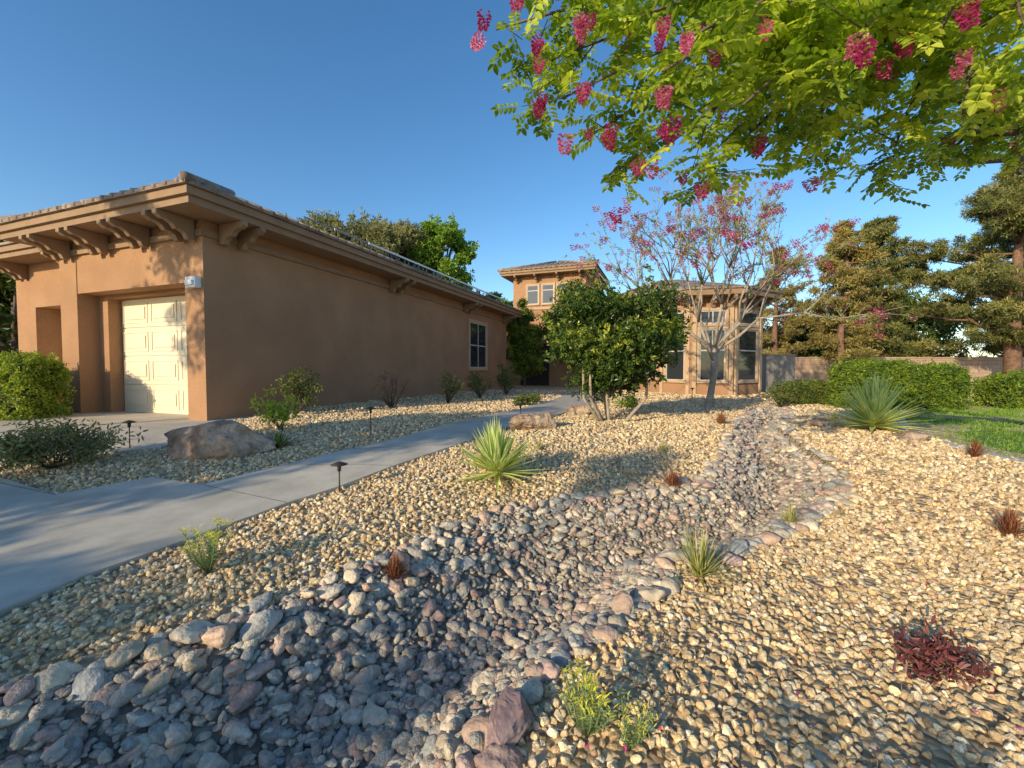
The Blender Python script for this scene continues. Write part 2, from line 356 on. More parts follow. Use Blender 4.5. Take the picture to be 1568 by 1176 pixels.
def scatter(name,col,P,rot,scl):
    n=len(P); me=bpy.data.meshes.new(name); me.vertices.add(n); me.vertices.foreach_set('co',P.astype(np.float32).ravel())
    for nm,v in (('rot',rot),('scl',scl)):
        a=me.attributes.new(nm,'FLOAT_VECTOR','POINT'); a.data.foreach_set('vector',v.astype(np.float32).ravel())
    a=me.attributes.new('idx','INT','POINT'); a.data.foreach_set('value',rng.integers(0,len(col.objects),n).astype(np.int32))
    o=link(bpy.data.objects.new(name,me))
    ng=bpy.data.node_groups.new(name+'_gn','GeometryNodeTree')
    ng.interface.new_socket('Geometry',in_out='INPUT',socket_type='NodeSocketGeometry'); ng.interface.new_socket('Geometry',in_out='OUTPUT',socket_type='NodeSocketGeometry')
    gi=ng.nodes.new('NodeGroupInput');go=ng.nodes.new('NodeGroupOutput'); ip=ng.nodes.new('GeometryNodeInstanceOnPoints'); ci=ng.nodes.new('GeometryNodeCollectionInfo')
    ci.inputs['Collection'].default_value=col; ci.inputs['Separate Children'].default_value=True; ci.inputs['Reset Children'].default_value=True
    ip.inputs['Pick Instance'].default_value=True
    def na(nm,t):
        q=ng.nodes.new('GeometryNodeInputNamedAttribute'); q.data_type=t; q.inputs['Name'].default_value=nm
        return [s for s in q.outputs if s.enabled and s.name=='Attribute'][0]
    L=ng.links; L.new(gi.outputs[0],ip.inputs['Points']); L.new(ci.outputs[0],ip.inputs['Instance'])
    L.new(na('idx','INT'),ip.inputs['Instance Index']); L.new(na('rot','FLOAT_VECTOR'),ip.inputs['Rotation']); L.new(na('scl','FLOAT_VECTOR'),ip.inputs['Scale'])
    L.new(ip.outputs[0],go.inputs[0])
    md=o.modifiers.new('inst','NODES'); md.node_group=ng
    return o
colG=stone_src('gravel_stone_src','gravel',8,M_gravel); colC=stone_src('creek_stone_src','pebble',10,M_creek); colB=stone_src('cobble_src','cobble',12,M_cobble)
def region(y0,y1,dens,marg=.6):
    x1=y1*1.28+marg; n=int(dens*(y1-y0)*2*x1); P=np.column_stack([rng.uniform(-x1,x1,n),rng.uniform(y0,y1,n)])
    return P[np.abs(P[:,0])<P[:,1]*1.28+marg]
Ps=[];Ss=[]
for y0,y1,dn,s0,s1 in [(.7,3.2,1050,.02,.05),(3.2,6,620,.027,.056),(6,9,380,.035,.062),(9,13,180,.04,.07),(13,20,60,.05,.08)]:
    P=region(y0,y1,dn); ins=inpoly(P,creek)|inpoly(P,walk)|inpoly(P,drive)|inpoly(P,lawn)
    rel=P-C0; t=rel@DF; s=rel@DS; ins|=(t>-.02)&(t<12)&(s>0)&(s<16.5)
    P=P[~ins]; Ps.append(P); Ss.append(rng.uniform(s0,s1,len(P)))
P=np.concatenate(Ps); S=np.concatenate(Ss); n=len(P)
z=ground(P)+S*.12*rng.uniform(0,2.6,n)
scatter('gravel',colG,np.column_stack([P,z]),np.column_stack([rng.normal(size=n)*.7,rng.normal(size=n)*.7,rng.uniform(0,6.28,n)]),np.column_stack([S*1.15,S*1.1,S*rng.uniform(.9,1.5,n)]))
a=np.array(creek); lo=a.min(0);hi=a.max(0); n=int(1150*(hi-lo).prod()); P=rng.uniform(lo,hi,size=(n,2)); P=P[inpoly(P,creek)]
keep=rng.uniform(size=len(P))<np.where(P[:,1]<4.5,1,.5); P=P[keep]; n=len(P)
S=rng.uniform(.022,.054,n)*np.where(P[:,1]>4.5,1.35,1); big=rng.uniform(size=n)<.09; S[big]=rng.uniform(.06,.10,big.sum())
z=ground(P)+S*.15*rng.uniform(0,1.8,n)
scatter('creek_bed_stones',colC,np.column_stack([P,z]),np.column_stack([rng.normal(size=n)*.4,rng.normal(size=n)*.4,rng.uniform(0,6.28,n)]),np.column_stack([S*1.25,S*1.2,S*1.25]))
cp=[]
def put(p,s):
    for q,r in cp:
        if (q[0]-p[0])**2+(q[1]-p[1])**2<((s+r)*.41)**2: return
    cp.append((p,s))
edge=creek[:31]
for pas in range(2):
  for i in range(len(edge)-1):
    a=np.array(edge[i]);b=np.array(edge[i+1]);L_=np.linalg.norm(b-a); nn=int(L_/(.04 if pas==0 else .014))+1
    for j in range(nn):
        p=a+(b-a)*random.random(); nrm=np.array([(b-a)[1],-(b-a)[0]])/max(L_,1e-6)
        if p[1]>11: continue
        if pas==0: inner=random.uniform(-.02,.3 if i<8 else .16); s=random.choice((random.uniform(.1,.15),random.uniform(.12,.20)))
        else: inner=random.random()**1.5*(.5 if i<8 else .38); s=random.uniform(.055,.13)
        q=p+nrm*(inner-.03); put((q[0],q[1]),s)
for _ in range(1500):
    q=rng.uniform(lo,hi)
    if inpoly(q[None],creek)[0]:
        pr=.35 if q[1]<2.3 else .12
        if q[0]>1.2 and 3<q[1]<5.5: pr=.8
        if random.random()<pr: put((q[0],q[1]),random.uniform(.055,.14))
P=np.array([c[0] for c in cp]); S=np.array([c[1] for c in cp]); n=len(P)
scatter('creek_cobbles',colB,np.column_stack([P,ground(P)+S*.12]),np.column_stack([rng.normal(size=n)*.3,rng.normal(size=n)*.3,rng.uniform(0,6.28,n)]),np.column_stack([S*1.15,S*1.1,S*rng.uniform(.85,1.25,n)]))
def boulder(name,px,py,sx,sy,sz,seed,mat=M_boulder,rz=0):
    x,y=gp(px,py); bm=bmesh.new(); r=random.Random(seed)
    for _ in range(22):
        v=Vector((r.gauss(0,1),r.gauss(0,1),r.gauss(0,1))).normalized(); bm.verts.new((v.x,v.y,max(min(v.z,.7),-.5)))
    bmesh.ops.convex_hull(bm,input=bm.verts[:]); 
    bmesh.ops.triangulate(bm,faces=bm.faces[:]); bmesh.ops.subdivide_edges(bm,edges=bm.edges[:],cuts=7,use_grid_fill=True)
    o3=Vector((seed,seed*.3,0))
    for v in bm.verts:
        q=v.co.copy(); f=1+.16*noise.noise(q*1.6+o3)+.09*abs(noise.noise(q*4+o3))+.04*noise.noise(q*10+o3)+.018*noise.noise(q*24+o3)
        v.co*=f; v.co.x*=sx;v.co.y*=sy;v.co.z*=sz
    me=bpy.data.meshes.new(name); bm.to_mesh(me); bm.free(); me.materials.append(mat)
    o=link(bpy.data.objects.new(name,me)); o.location=(x,y+sy*.6,float(ground([(x,y)])[0])+sz*.38); o.rotation_euler=(0,0,rz); return o
boulder('boulder',318,706,.74,.45,.40,3); boulder('boulder',818,664,.42,.28,.26,8,rz=.2); boulder('boulder',885,640,.3,.22,.2,4)
boulder('boulder',780,1150,.085,.14,.09,11,noisemat('purple_rock',(.24,.15,.14),(.36,.25,.23),6,.7,30,.3,.01),rz=-.3)
boulder('boulder',1400,690,.3,.2,.12,12); boulder('boulder',1262,668,.22,.16,.12,14)
P=np.column_stack([rng.uniform(-.2,4.2,420),rng.uniform(1.1,5.5,420)]); P=P[(P[:,0]>-.2+.1*P[:,1])]; n=len(P)
T,Q=leaf1(.016,.012,.3,.2); V,QQ,tt=inst(T,Q,rotm(n),rng.uniform(.6,1.2,n),np.column_stack([P,ground(P)+.028]),rng.uniform(0,.7,n)); npmesh('fallen_petals',V,QQ,ML_pink,tt)
# ---------------------------------------------------------------- house
house=empty('stucco_house')
def fr(t,s): return GL(t,s)
def corbel(mb,frm,u,n0,length=.66,w=.12,ztop=4.285,m=0,swap=False):
    prof=[(0,0),(0,-.38),(.05,-.41),(.12,-.40),(.17,-.30),(.27,-.255),(.33,-.26),(.39,-.18),(.5,-.13),(.56,-.14),(length,-.08),(length,0)]
    vs=[]
    for k in (-w/2,w/2):
        for (o,z) in prof: vs.append(frm(u+k,n0-o)+(ztop+z,) if not swap else frm(n0-o,u+k)+(ztop+z,))
    n=len(prof)
    mb.add(vs,[tuple(range(n)),tuple(range(2*n-1,n-1,-1))]+[(i,(i+1)%n,n+(i+1)%n,n+i) for i in range(n)],m)
def window(mb,frm,axis_,u0,u1,z0,z1,nm=1,transom=None,trim=.1,fm=2,gm=3,tm=1):
    def bx(ua,ub,oa,ob,za,zb,m): mb.box(lambda a,b: frm(a,b),(ua,ub),(oa,ob),(za,zb),m)
    if trim:
        bx(u0-trim,u0,-.01,.07,z0-trim,z1+trim,tm); bx(u1,u1+trim,-.01,.07,z0-trim,z1+trim,tm)
        bx(u0,u1,-.01,.07,z1,z1+trim,tm); bx(u0,u1,-.01,.09,z0-trim,z0,tm)
    bx(u0,u1,-.01,.012,z0,z1,gm); f=.045
    bx(u0,u0+f,.0,.04,z0,z1,fm); bx(u1-f,u1,.0,.04,z0,z1,fm); bx(u0+f,u1-f,.0,.04,z0,z0+f,fm); bx(u0+f,u1-f,.0,.04,z1-f,z1,fm)
    for i in range(1,nm):
        u=u0+(u1-u0)*i/nm; bx(u-.02,u+.02,.0,.036,z0+f,z1-f,fm)
    for zz in (transom or []): bx(u0+f,u1-f,.0,.033,zz-.025,zz+.025,fm)
mats=[M_stucco,M_trim,M_frame,M_glass,M_door,M_wood,M_dark]
w=MB()
w.box(fr,(0,.535),(0,16.44),(-.2,4.29))
w.box(fr,(.535,4.87),(.97,16.44),(-.2,4.28))
w.box(fr,(4.21,4.87),(0,.97),(-.2,4.29))
w.box(fr,(.535,4.21),(.015,.395),(3.12,4.288))
w.box(fr,(.535,4.21),(.395,.97),(3.05,4.285))
w.box(fr,(3.86,4.21),(.395,.97),(-.2,3.05)); w.box(fr,(.535,.74),(.395,.97),(-.2,3.05))
w.box(fr,(-.05,4.92),(-.05,-.001),(3.98,4.10),5); w.box(fr,(-.05,-.001),(-.001,16.5),(3.98,4.10),5)
w.box(fr,(4.87,8.9),(1.5,10),(-.2,4.28))
w.box(fr,(7.95,8.9),(.8,1.5),(-.2,4.285)); w.box(fr,(4.87,5.2),(.8,1.5),(-.2,4.285)); w.box(fr,(5.2,7.95),(.8,1.5),(3.1,4.285))
w.box(fr,(5.3,7.85),(1.46,1.499),(.3,2.95),4)
TC=np.array([4.5,26.0])
def ft(t,s): p=TC+t*DF+s*DS; return (float(p[0]),float(p[1]))
w.box(ft,(0,4.7),(0,4.5),(-.2,7.3))
w.box(ft,(-.06,4.76),(-.06,4.56),(5.15,5.3),1)
w.box(ft,(2.3,4.2),(-.03,-.001),(.3,3.0),6)
w.box(ft,(-5,0),(1.5,2),(-.2,4.3)); w.box(ft,(4.7,12),(.5,8),(-.2,4.2))
for k in range(3):
    u=1.0+k*1.0
    window(w,lambda a,b: ft(a,-b),0,u,u+.75,5.5,6.7,1,[6.35],.08)
bay=[(6.14,17.5),(6.83,16.2),(8.27,15.9),(9.85,16.9),(10.6,19.5),(10.6,29),(3.5,29),(4.6,24)]
w.prism(bay,-.2,4.1)
def wallfr(a,b):
    a=np.array(a);b=np.array(b);d=(b-a)/np.linalg.norm(b-a);n=np.array([d[1],-d[0]])
    return (lambda u,o:(float((a+d*u+n*o)[0]),float((a+d*u+n*o)[1]))),float(np.linalg.norm(b-a))
for i,(ia,ib) in enumerate([(0,1),(1,2),(2,3)]):
    f_,L_=wallfr(bay[ia],bay[ib]); m_=.28
    window(w,f_,0,m_,L_-m_,.95,2.9,2 if i==1 else 1,[2.1],.09)
    window(w,f_,0,m_,L_-m_,3.1,3.6,2 if i==1 else 1,None,.09)
    w.box(f_,(.02,.16),(-.02,.1),(-.1,4.09),1); w.box(f_,(L_-.16,L_-.02),(-.02,.1),(-.1,4.09),1)
    w.box(f_,(.16,L_-.16),(0,.05),(.3,.8),0)
f_,L_=wallfr(bay[7],bay[0]); 
window(w,f_,0,1.2,3.6,1.0,2.9,2,[2.2],.1); window(w,f_,0,4.6,6.4,1.0,2.9,2,[2.2],.1)
window(w,lambda a,b: fr(-b,a),0,11.75,13.6,1.45,3.55,2,[2.5],.12)
w.obj('walls',mats,house)
g=MB(); g.box(fr,(.74,3.86),(.68,.76),(.34,3.05),0)
for r_ in range(4):
    z0=.36+r_*.672
    g.box(fr,(.76,3.84),(.655,.679),(z0+.006,z0+.66),0)
    for c in range(3):
        t0=.84+c*1.02
        g.box(fr,(t0,t0+.9),(.640,.654),(z0+.1,z0+.13),0); g.box(fr,(t0,t0+.9),(.640,.654),(z0+.54,z0+.57),0)
        g.box(fr,(t0,t0+.03),(.640,.654),(z0+.13,z0+.54),0); g.box(fr,(t0+.87,t0+.9),(.640,.654),(z0+.13,z0+.54),0)
        g.box(fr,(t0+.09,t0+.81),(.636,.654),(z0+.19,z0+.48),0)
g.obj('garage_door',[M_door],house,bevel=.006)
c=MB()
for t in (.2,1.55,2.95,4.35): corbel(c,fr,t,-.051); corbel(c,fr,t+.3,-.051)
for s in (.35,.75,5.9,6.3,11.2,11.6,15.9,16.2): corbel(c,fr,s,-.051,swap=True)
for t in (5.6,5.9,8.3,8.6): corbel(c,fr,t,.79)
for k in (0.3,1.7,3.1,4.4): corbel(c,ft,k,-.001,ztop=7.28)
for k in (.4,2.2,4.0): corbel(c,lambda a,b: ft(a,b),k,-.001,ztop=7.28,swap=True)
for ia,ib in [(0,1),(1,2),(2,3)]:
    f_,L_=wallfr(bay[ia],bay[ib])
    for u in (.1,L_/2,L_-.1): corbel(c,lambda a,b: f_(a,-b),u,-.001,length=.6,ztop=4.09)
c.obj('corbels',[M_wood],house,bevel=.008)
r=MB()
def hip(mb,frm,t0,t1,s0,s1,z,pitch):
    mb.box(frm,(t0+.07,t1-.07),(s0+.07,s1-.07),(z,z+.13),0)
    mb.box(frm,(t0,t1),(s0,s1),(z+.13,z+.27),0)
    e=.06; z2=z+.275
    a,b,c_,d=t0-e,t1+e,s0-e,s1+e
    wd=min(b-a,d-c_)/2; h=wd*math.tan(math.radians(pitch))
    if d-c_>b-a: r1=((a+b)/2,c_+wd);r2=((a+b)/2,d-wd)
    else: r1=(a+wd,(c_+d)/2); r2=(b-wd,(c_+d)/2)
    pts=[frm(a,c_),frm(b,c_),frm(b,d),frm(a,d)]
    lo_=[p+(z2,) for p in pts]; up_=[p+(z2+.06,) for p in pts]; R=[frm(*r1)+(z2+.06+h,),frm(*r2)+(z2+.06+h,)]
    vs=lo_+up_+R
    fs=[(3,2,1,0),(0,1,5,4),(1,2,6,5),(2,3,7,6),(3,0,4,7)]
    if d-c_>b-a: fs+=[(4,5,8),(5,6,9,8),(6,7,9),(7,4,8,9)]
    else: fs+=[(4,5,9,8),(5,6,9),(6,7,8,9),(7,4,8)]
    mb.add(vs,fs,1)
    for q,rr in ((4,8),(5,8 if d-c_>b-a else 9)):
        p0=Vector(vs[q]);p1=Vector(vs[rr]) ; mb.tube([p0+Vector((0,0,.02)),p1+Vector((0,0,.02))],[.09,.09],1,8)
OV=.75
hip(r,fr,-OV,4.87+OV,-OV,16.44+OV,4.29,23.5)
hip(r,fr,5.7,8.9+OV+.3,.85-OV,10.5,4.29-.004,20)
hip(r,ft,-.7,5.4,-.7,5.2,7.29,18)
hip(r,ft,5.0,13,-.1,9,4.2,18)
cen=np.array([7.2,22.0])
def off(poly,o):
    out=[];n=len(poly)
    for i in range(n):
        a=np.array(poly[i-1]);b=np.array(poly[i]);c_=np.array(poly[(i+1)%n])
        d1=(b-a)/np.linalg.norm(b-a);d2=(c_-b)/np.linalg.norm(c_-b);n1=np.array([d1[1],-d1[0]]);n2=np.array([d2[1],-d2[0]])
        m=(n1+n2);m/=np.linalg.norm(m); out.append(tuple(b+m*o/max(m@n1,.4)))
    return out
e=off(bay,.62); r.prism(e,4.1,4.3,0); e2=off(bay,.68); ring=[tuple(cen+(np.array(q)-cen)*.35) for q in e2]
n=len(e2); vs=[(x,y,4.305) for x,y in e2]+[(x,y,4.37) for x,y in e2]+[(x,y,5.5) for x,y in ring]
r.add(vs,[tuple(range(n-1,-1,-1))]+[(i,(i+1)%n,n+(i+1)%n,n+i) for i in range(n)]+[(n+i,n+(i+1)%n,2*n+(i+1)%n,2*n+i) for i in range(n)]+[tuple(range(2*n,3*n))],1)
tp=math.tan(math.radians(23.5))
for k in range(0,60):
    s_=-OV+.15+k*.3
    if s_<16.9:
        p=fr(-OV-.07,s_); q=fr(-OV+.35,s_); r.tube([p+(4.60,),q+(4.60+.42*tp,)],[.05,.05],1,8)
for k in range(0,21):
    t_=-OV+.15+k*.3; p=fr(t_,-OV-.07); q=fr(t_,-OV+.35); r.tube([p+(4.60,),q+(4.60+.42*tp,)],[.05,.05],1,8)
for k in range(19):
    t_=-.55+k*.32; p=ft(t_,-.78); q=ft(t_,1.2); r.tube([p+(7.6,),q+(7.6+1.98*math.tan(math.radians(18)),)],[.06,.06],1,6)
r.obj('roof',[M_wood,M_tile],house)
sp=MB()
for k in range(9):
    s0=4.2+k*1.25
    for row in range(2):
        a=-OV+.2+row*1.2; b=a+1.15
        vs=[]
        for zz in (0.17,.22):
            for t_,s_ in ((a,s0),(b,s0),(b,s0+1.2),(a,s0+1.2)): vs.append(fr(t_,s_)+(4.625+(t_+OV+.06)*tp+zz,))
        sp.add(vs,[(0,1,2,3),(7,6,5,4),(0,4,5,1),(1,5,6,2),(2,6,7,3),(3,7,4,0)],0)
        sp.box(fr,(a-.02,a-.004),(s0,s0+1.2),(4.625+(a+OV+.06)*tp+.165,4.625+(a+OV+.06)*tp+.222),1)
        for q_ in (s0+.1,s0+1.1): sp.box(fr,(a+.02,a+.06),(q_-.02,q_+.02),(4.6,4.625+(a+OV+.06)*tp+.17),0)
sp.obj('solar_panels',[M_solar,M_white],house)
l=MB(); l.box(fr,(.05,.33),(-.13,-.001),(2.98,3.19),0); l.prism([fr(.09,-.17),fr(.29,-.17),fr(.29,-.131),fr(.09,-.131)],3.02,3.12,0); l.obj('wall_light_box',[M_white],house,bevel=.01)
idf=lambda a,b:(a,b)
m=MB(); m.box(idf,(11.3,34),(20,20.2),(.1,1.9),0); m.box(idf,(11.28,34),(19.97,20.23),(1.9,1.96),0); m.obj('block_wall',[M_blockwall],None)
m=MB(); m.box(idf,(10.05,11.6),(17.4,17.48),(.3,1.95),0); m.box(idf,(10.0,11.65),(17.36,17.52),(1.95,2.0),0)
for k in range(7): m.box(idf,(10.15+k*.2,10.16+k*.2),(17.385,17.4),(.4,1.9),0)
m.obj('side_gate',[M_gate])
m=MB(); m.box(idf,(13,26),(34,42),(.0,4.0),0); m.prism([(12.5,33.5),(26.5,33.5),(26.5,42.5),(12.5,42.5)],4,4.3,1); m.obj('neighbor_house',[noisemat('pale_stucco',(.42,.33,.24),(.47,.37,.28),2),M_tile])
def pathlight(px,py,h=.38):
    x,y=gp(px,py); z=float(ground([(x,y)])[0]); m=MB()
    m.tube([(x,y,z-.05),(x,y,z+h-.06)],[.008,.008]); m.tube([(x,y,z+h-.1),(x,y,z+h-.03)],[.018,.022],0,12)
    m.tube([(x,y,z+h-.035),(x,y,z+h-.03),(x,y,z+h-.008),(x,y,z+h)],[.085,.085,.03,.008],0,18)
    m.obj('path_light',[M_metal])
for q in [(520,757,.34),(199,689,.45),(568,670,.45),(797,648,.42),(1060,615,.4),(745,628,.4)]: pathlight(*q)
# ---------------------------------------------------------------- plants
def blades(name,x,y,z,n,L,wd,e0,e1,droop,mat,segs=4,stripe=False,parent=None,tl=(.1,1)):
    V=[];Q=[];T=[];
    for i in range(n):
        az=random.uniform(0,2*math.pi); el=math.radians(e0+(e1-e0)*random.random()**.8); l=L*random.uniform(.75,1.1); w_=wd*random.uniform(.8,1.1)
        o=np.array([x+random.gauss(0,.012),y+random.gauss(0,.012),z]); h=np.array([math.cos(az),math.sin(az),0]); sd=np.array([-math.sin(az),math.cos(az),0])
        b=len(V); t0=random.uniform(*tl)
        upv=np.array([0,0,1.])*math.cos(el)-h*math.sin(el)
        for k in range(segs+1):
            f=k/segs; p=o+h*l*f*math.cos(el)+np.array([0,0,1])*l*(f*math.sin(el)-droop*f*f*math.cos(el)); ww=w_*(.7+.6*f if f<.35 else (1-f)/.65*.91+.01)*.5
            up=upv*ww*.25
            if stripe:
                tc_=.1+t0*.5
                V+= [p-sd*ww+up,p-sd*ww*.4,p+sd*ww*.4,p+sd*ww+up]; T+=[1,tc_,tc_,1]
            else:
                V+= [p-sd*ww+up,p,p+sd*ww+up]; T+=[t0]*3
        c=4 if stripe else 3
        for k in range(segs):
            for j in range(c-1): Q.append((b+k*c+j,b+k*c+j+1,b+k*c+c+j+1,b+k*c+c+j))
    return npmesh(name,V,Q,mat,T,parent)
def gz(x,y): return float(ground([(x,y)])[0])
def yucca(px,py,L,n,wd):
    x,y=gp(px,py); blades('yucca_plant',x,y,gz(x,y)+.09,n,L,wd,-14,88,.04,ML_yucca,segs=6,stripe=True)
yucca(762,746,.60,170,.066); yucca(1337,672,.82,170,.09)
def tuft(name,px,py,L,n,mat,wd=.006,e0=30,e1=88,dr=.35):
    x,y=gp(px,py); blades(name,x,y,gz(x,y),n,L,wd,e0,e1,dr,mat)
tuft('red_grass_clump',605,872,.2,300,ML_brown); tuft('red_grass_clump',1030,748,.27,280,ML_brown); tuft('red_grass_clump',1104,655,.28,200,ML_brown,.01); tuft('red_grass_clump',1545,830,.26,260,ML_brown,.008); tuft('red_grass_clump',1492,712,.25,200,ML_brown,.009)
tuft('grass_clump',1072,890,.36,110,ML_straw,.012,20,85,.3); tuft('grass_clump',1055,820,.5,26,ML_straw,.004,55,88,.1); tuft('grass_clump',1210,800,.2,110,ML_straw,.008); tuft('agave',428,692,.28,60,ML_hedged,.03,15,80,.1)
tuft('grass_clump',825,695,.2,60,ML_straw); tuft('grass_clump',1015,698,.2,60,ML_straw); tuft('grass_clump',1275,655,.28,80,ML_straw,.012)
def euph(px,py,h,ns=14):
    x,y=gp(px,py); z=gz(x,y); P=[];D=[];T=[]; e_=empty('euphorbia_plant'); mb=MB()
    for i in range(ns):
        az=random.uniform(0,6.28); r_=random.uniform(.1,.5); top=np.array([x+math.cos(az)*h*r_,y+math.sin(az)*h*r_,z+h*random.uniform(.6,1.1)]); b=np.array([x,y,z])
        mb.tube([b,(b+top)/2+np.array([math.cos(az),math.sin(az),0])*h*.06,top],[.004,.003,.003],0,5)
        for k in range(44):
            f=.25+.75*k/44; P.append(b+(top-b)*f); a2=k*2.4; D.append([math.cos(a2),math.sin(a2),.35+.9*(f>.9)]); T.append(random.uniform(.1,.6))
        for k in range(16):
            P.append(top+np.array([random.gauss(0,.012),random.gauss(0,.012),random.uniform(-.01,.03)])); D.append([random.gauss(0,1),random.gauss(0,1),.8]); T.append(random.uniform(.75,1))
    mb.obj('stems',[ML_euph],e_); P=np.array(P);D=np.array(D)
    Tm,Q=leaf1(.036*h/.25,.0062*h/.25,0,.1); V,QQ,tt=inst(Tm,Q,frame_from(D),rng.uniform(.6,1.1,len(P)),P,np.array(T)); npmesh('leaves',V,QQ,ML_euph,tt,e_)
euph(320,895,.27,18); euph(898,1140,.22,18); euph(965,1165,.15,10); euph(430,694,.1,5)
def leafy(name,x,y,z0,w_,h,nl,mat,leafL=.05,leafw=.4,stems=10,trange=(.1,.9),cl=4,barkm=M_bark,lo=.15):
    e_=empty(name); mb=MB(); tips=[]
    for i in range(stems):
        az=random.uniform(0,6.28); rr=random.random()**.6; p0=np.array([x+random.gauss(0,.02),y+random.gauss(0,.02),z0]); tp_=np.array([x+math.cos(az)*w_*rr,y+math.sin(az)*w_*rr,z0+h*(random.uniform(.65,1.0)-.35*rr*rr)])
        mid=(p0+tp_)/2+np.array([math.cos(az)*w_*.12,math.sin(az)*w_*.12,h*.05]); mb.tube([p0,mid,tp_],[.012*h,.008*h,.003],0,5)
        for j in range(3):
            f=random.uniform(.35,.9); q=p0+(tp_-p0)*f; q2=q+np.array([random.gauss(0,w_*.3),random.gauss(0,w_*.3),random.uniform(.0,h*.2)]); mb.tube([q,q2],[.005*h,.002],0,4); tips.append((q,q2))
        tips.append((mid,tp_))
    mb.obj('stems',[barkm],e_)
    T,Q=cluster(cl,leafL,leafw,.8,len(name)); idx=rng.integers(0,len(tips),nl); A=np.array([t[0] for t in tips])[idx];B=np.array([t[1] for t in tips])[idx]
    P=A+(B-A)*rng.uniform(lo,1.05,(nl,1))+rng.normal(size=(nl,3))*leafL*.7
    V,QQ,tt=inst(T,Q,rotm(nl),rng.uniform(.7,1.2,nl),P,rng.uniform(*trange,nl),.12); npmesh('leaves',V,QQ,mat,tt,e_)
def lp(name,px,py,w_,h,nl,mat,**k):
    x,y=gp(px,py); leafy(name,x,y,gz(x,y),w_,h,nl,mat,**k)
lp('oleander_bush',85,722,.62,.6,800,ML_olive,leafL=.07,leafw=.28,stems=26)
lp('rose_bush',452,640,.5,1.15,300,ML_hedged,leafL=.06,leafw=.5,stems=14); lp('yellow_green_shrub',430,665,.35,.8,110,ML_hedge,leafL=.08,stems=8,trange=(.7,1))
lp('bare_shrub',600,628,.5,1.1,90,ML_brown,leafL=.04,stems=26); lp('rose_bush',686,620,.4,1.2,160,ML_hedged,leafL=.07,stems=16); lp('rose_bush',735,612,.5,1.1,200,ML_hedged,leafL=.07,stems=14)
lp('rose_bush',775,606,.6,1.3,280,ML_hedged,leafL=.08,stems=14); lp('low_shrub',800,622,.3,.3,200,ML_hedged,leafL=.06); lp('low_shrub',820,618,.3,.3,200,ML_hedged,leafL=.06); lp('rose_bush',1195,625,.5,.9,300,ML_hedged,leafL=.06,stems=14)
lp('purple_leaf_plant',1425,1035,.17,.12,130,ML_purple,leafL=.05,leafw=.26,stems=16)
lp('low_shrub',965,628,.5,.35,240,ML_hedge,leafL=.06)
def hedge(name,x0,x1,y0,y1,z0,z1,n,mat,L=.05,br=0):
    e_=empty(name); mb=MB(); ins=.1
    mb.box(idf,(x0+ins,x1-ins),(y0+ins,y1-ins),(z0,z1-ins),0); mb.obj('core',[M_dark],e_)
    T,Q=cluster(5,L,.55,.8,3); A=np.array([(x1-x0)*(y1-y0),(x1-x0)*(z1-z0)*2,(y1-y0)*(z1-z0)*2]); A=A/sum(A)
    k=rng.choice(3,n,p=A); U=rng.uniform(size=(n,3)); side=rng.integers(0,2,n)
    U[k==0,2]=1; U[k==1,1]=side[k==1]; U[k==2,0]=side[k==2]
    P=np.array([x0,y0,z0])+U*np.array([x1-x0,y1-y0,z1-z0])
    cx_=(x0+x1)/2;cy_=(y0+y1)/2; ex=np.clip((np.abs(P[:,0]-cx_)/((x1-x0)/2)-.75)/.25,0,1); ey=np.clip((np.abs(P[:,1]-cy_)/((y1-y0)/2)-.6)/.4,0,1)
    P[:,2]-=(.10*ex**2+.08*ey**2)*(U[:,2]>.8); P+=rng.normal(size=P.shape)*.05+ (0.07*vnoise(P[:,0]*3+P[:,2],P[:,1]*3+P[:,2]*2))[:,None]
    V,QQ,tt=inst(T,Q,rotm(n),rng.uniform(.7,1.3,n),P,np.clip(.5+br+.25*vnoise(P[:,0]*4,P[:,1]*4+P[:,2]*5)+rng.normal(size=n)*.2,0,1),.1); npmesh('leaves',V,QQ,mat,tt,e_)
hedge('box_hedge',-13.5,-9.75,8.4,9.3,.25,1.6,9000,ML_hedge,.05,.15)
hedge('clipped_hedge',8.4,9.8,10.2,11.2,.3,1.5,6500,ML_hedge,.05,-.2); hedge('clipped_hedge',10.25,11.05,10.3,11.0,.3,1.42,4000,ML_hedge,.05,-.2); hedge('clipped_hedge',12.3,16,10.4,11.3,.3,1.2,7000,ML_hedge,.05,-.15)
hedge('clipped_hedge',7.9,8.9,11.8,12.4,.3,.95,3000,ML_hedged)
def crownpts(clumps,n):
    C=np.array([c[:3] for c in clumps]);R=np.array([c[3] for c in clumps]); p=R**2;p/=p.sum(); k=rng.choice(len(R),n,p=p)
    D=rng.normal(size=(n,3)); D/=np.linalg.norm(D,axis=1)[:,None]; D[:,2]*=.75
    rad=R[k]*(1-.55*rng.uniform(size=n)**1.5)*(1+.22*rng.normal(size=n))
    return C[k]+D*rad[:,None],D,k
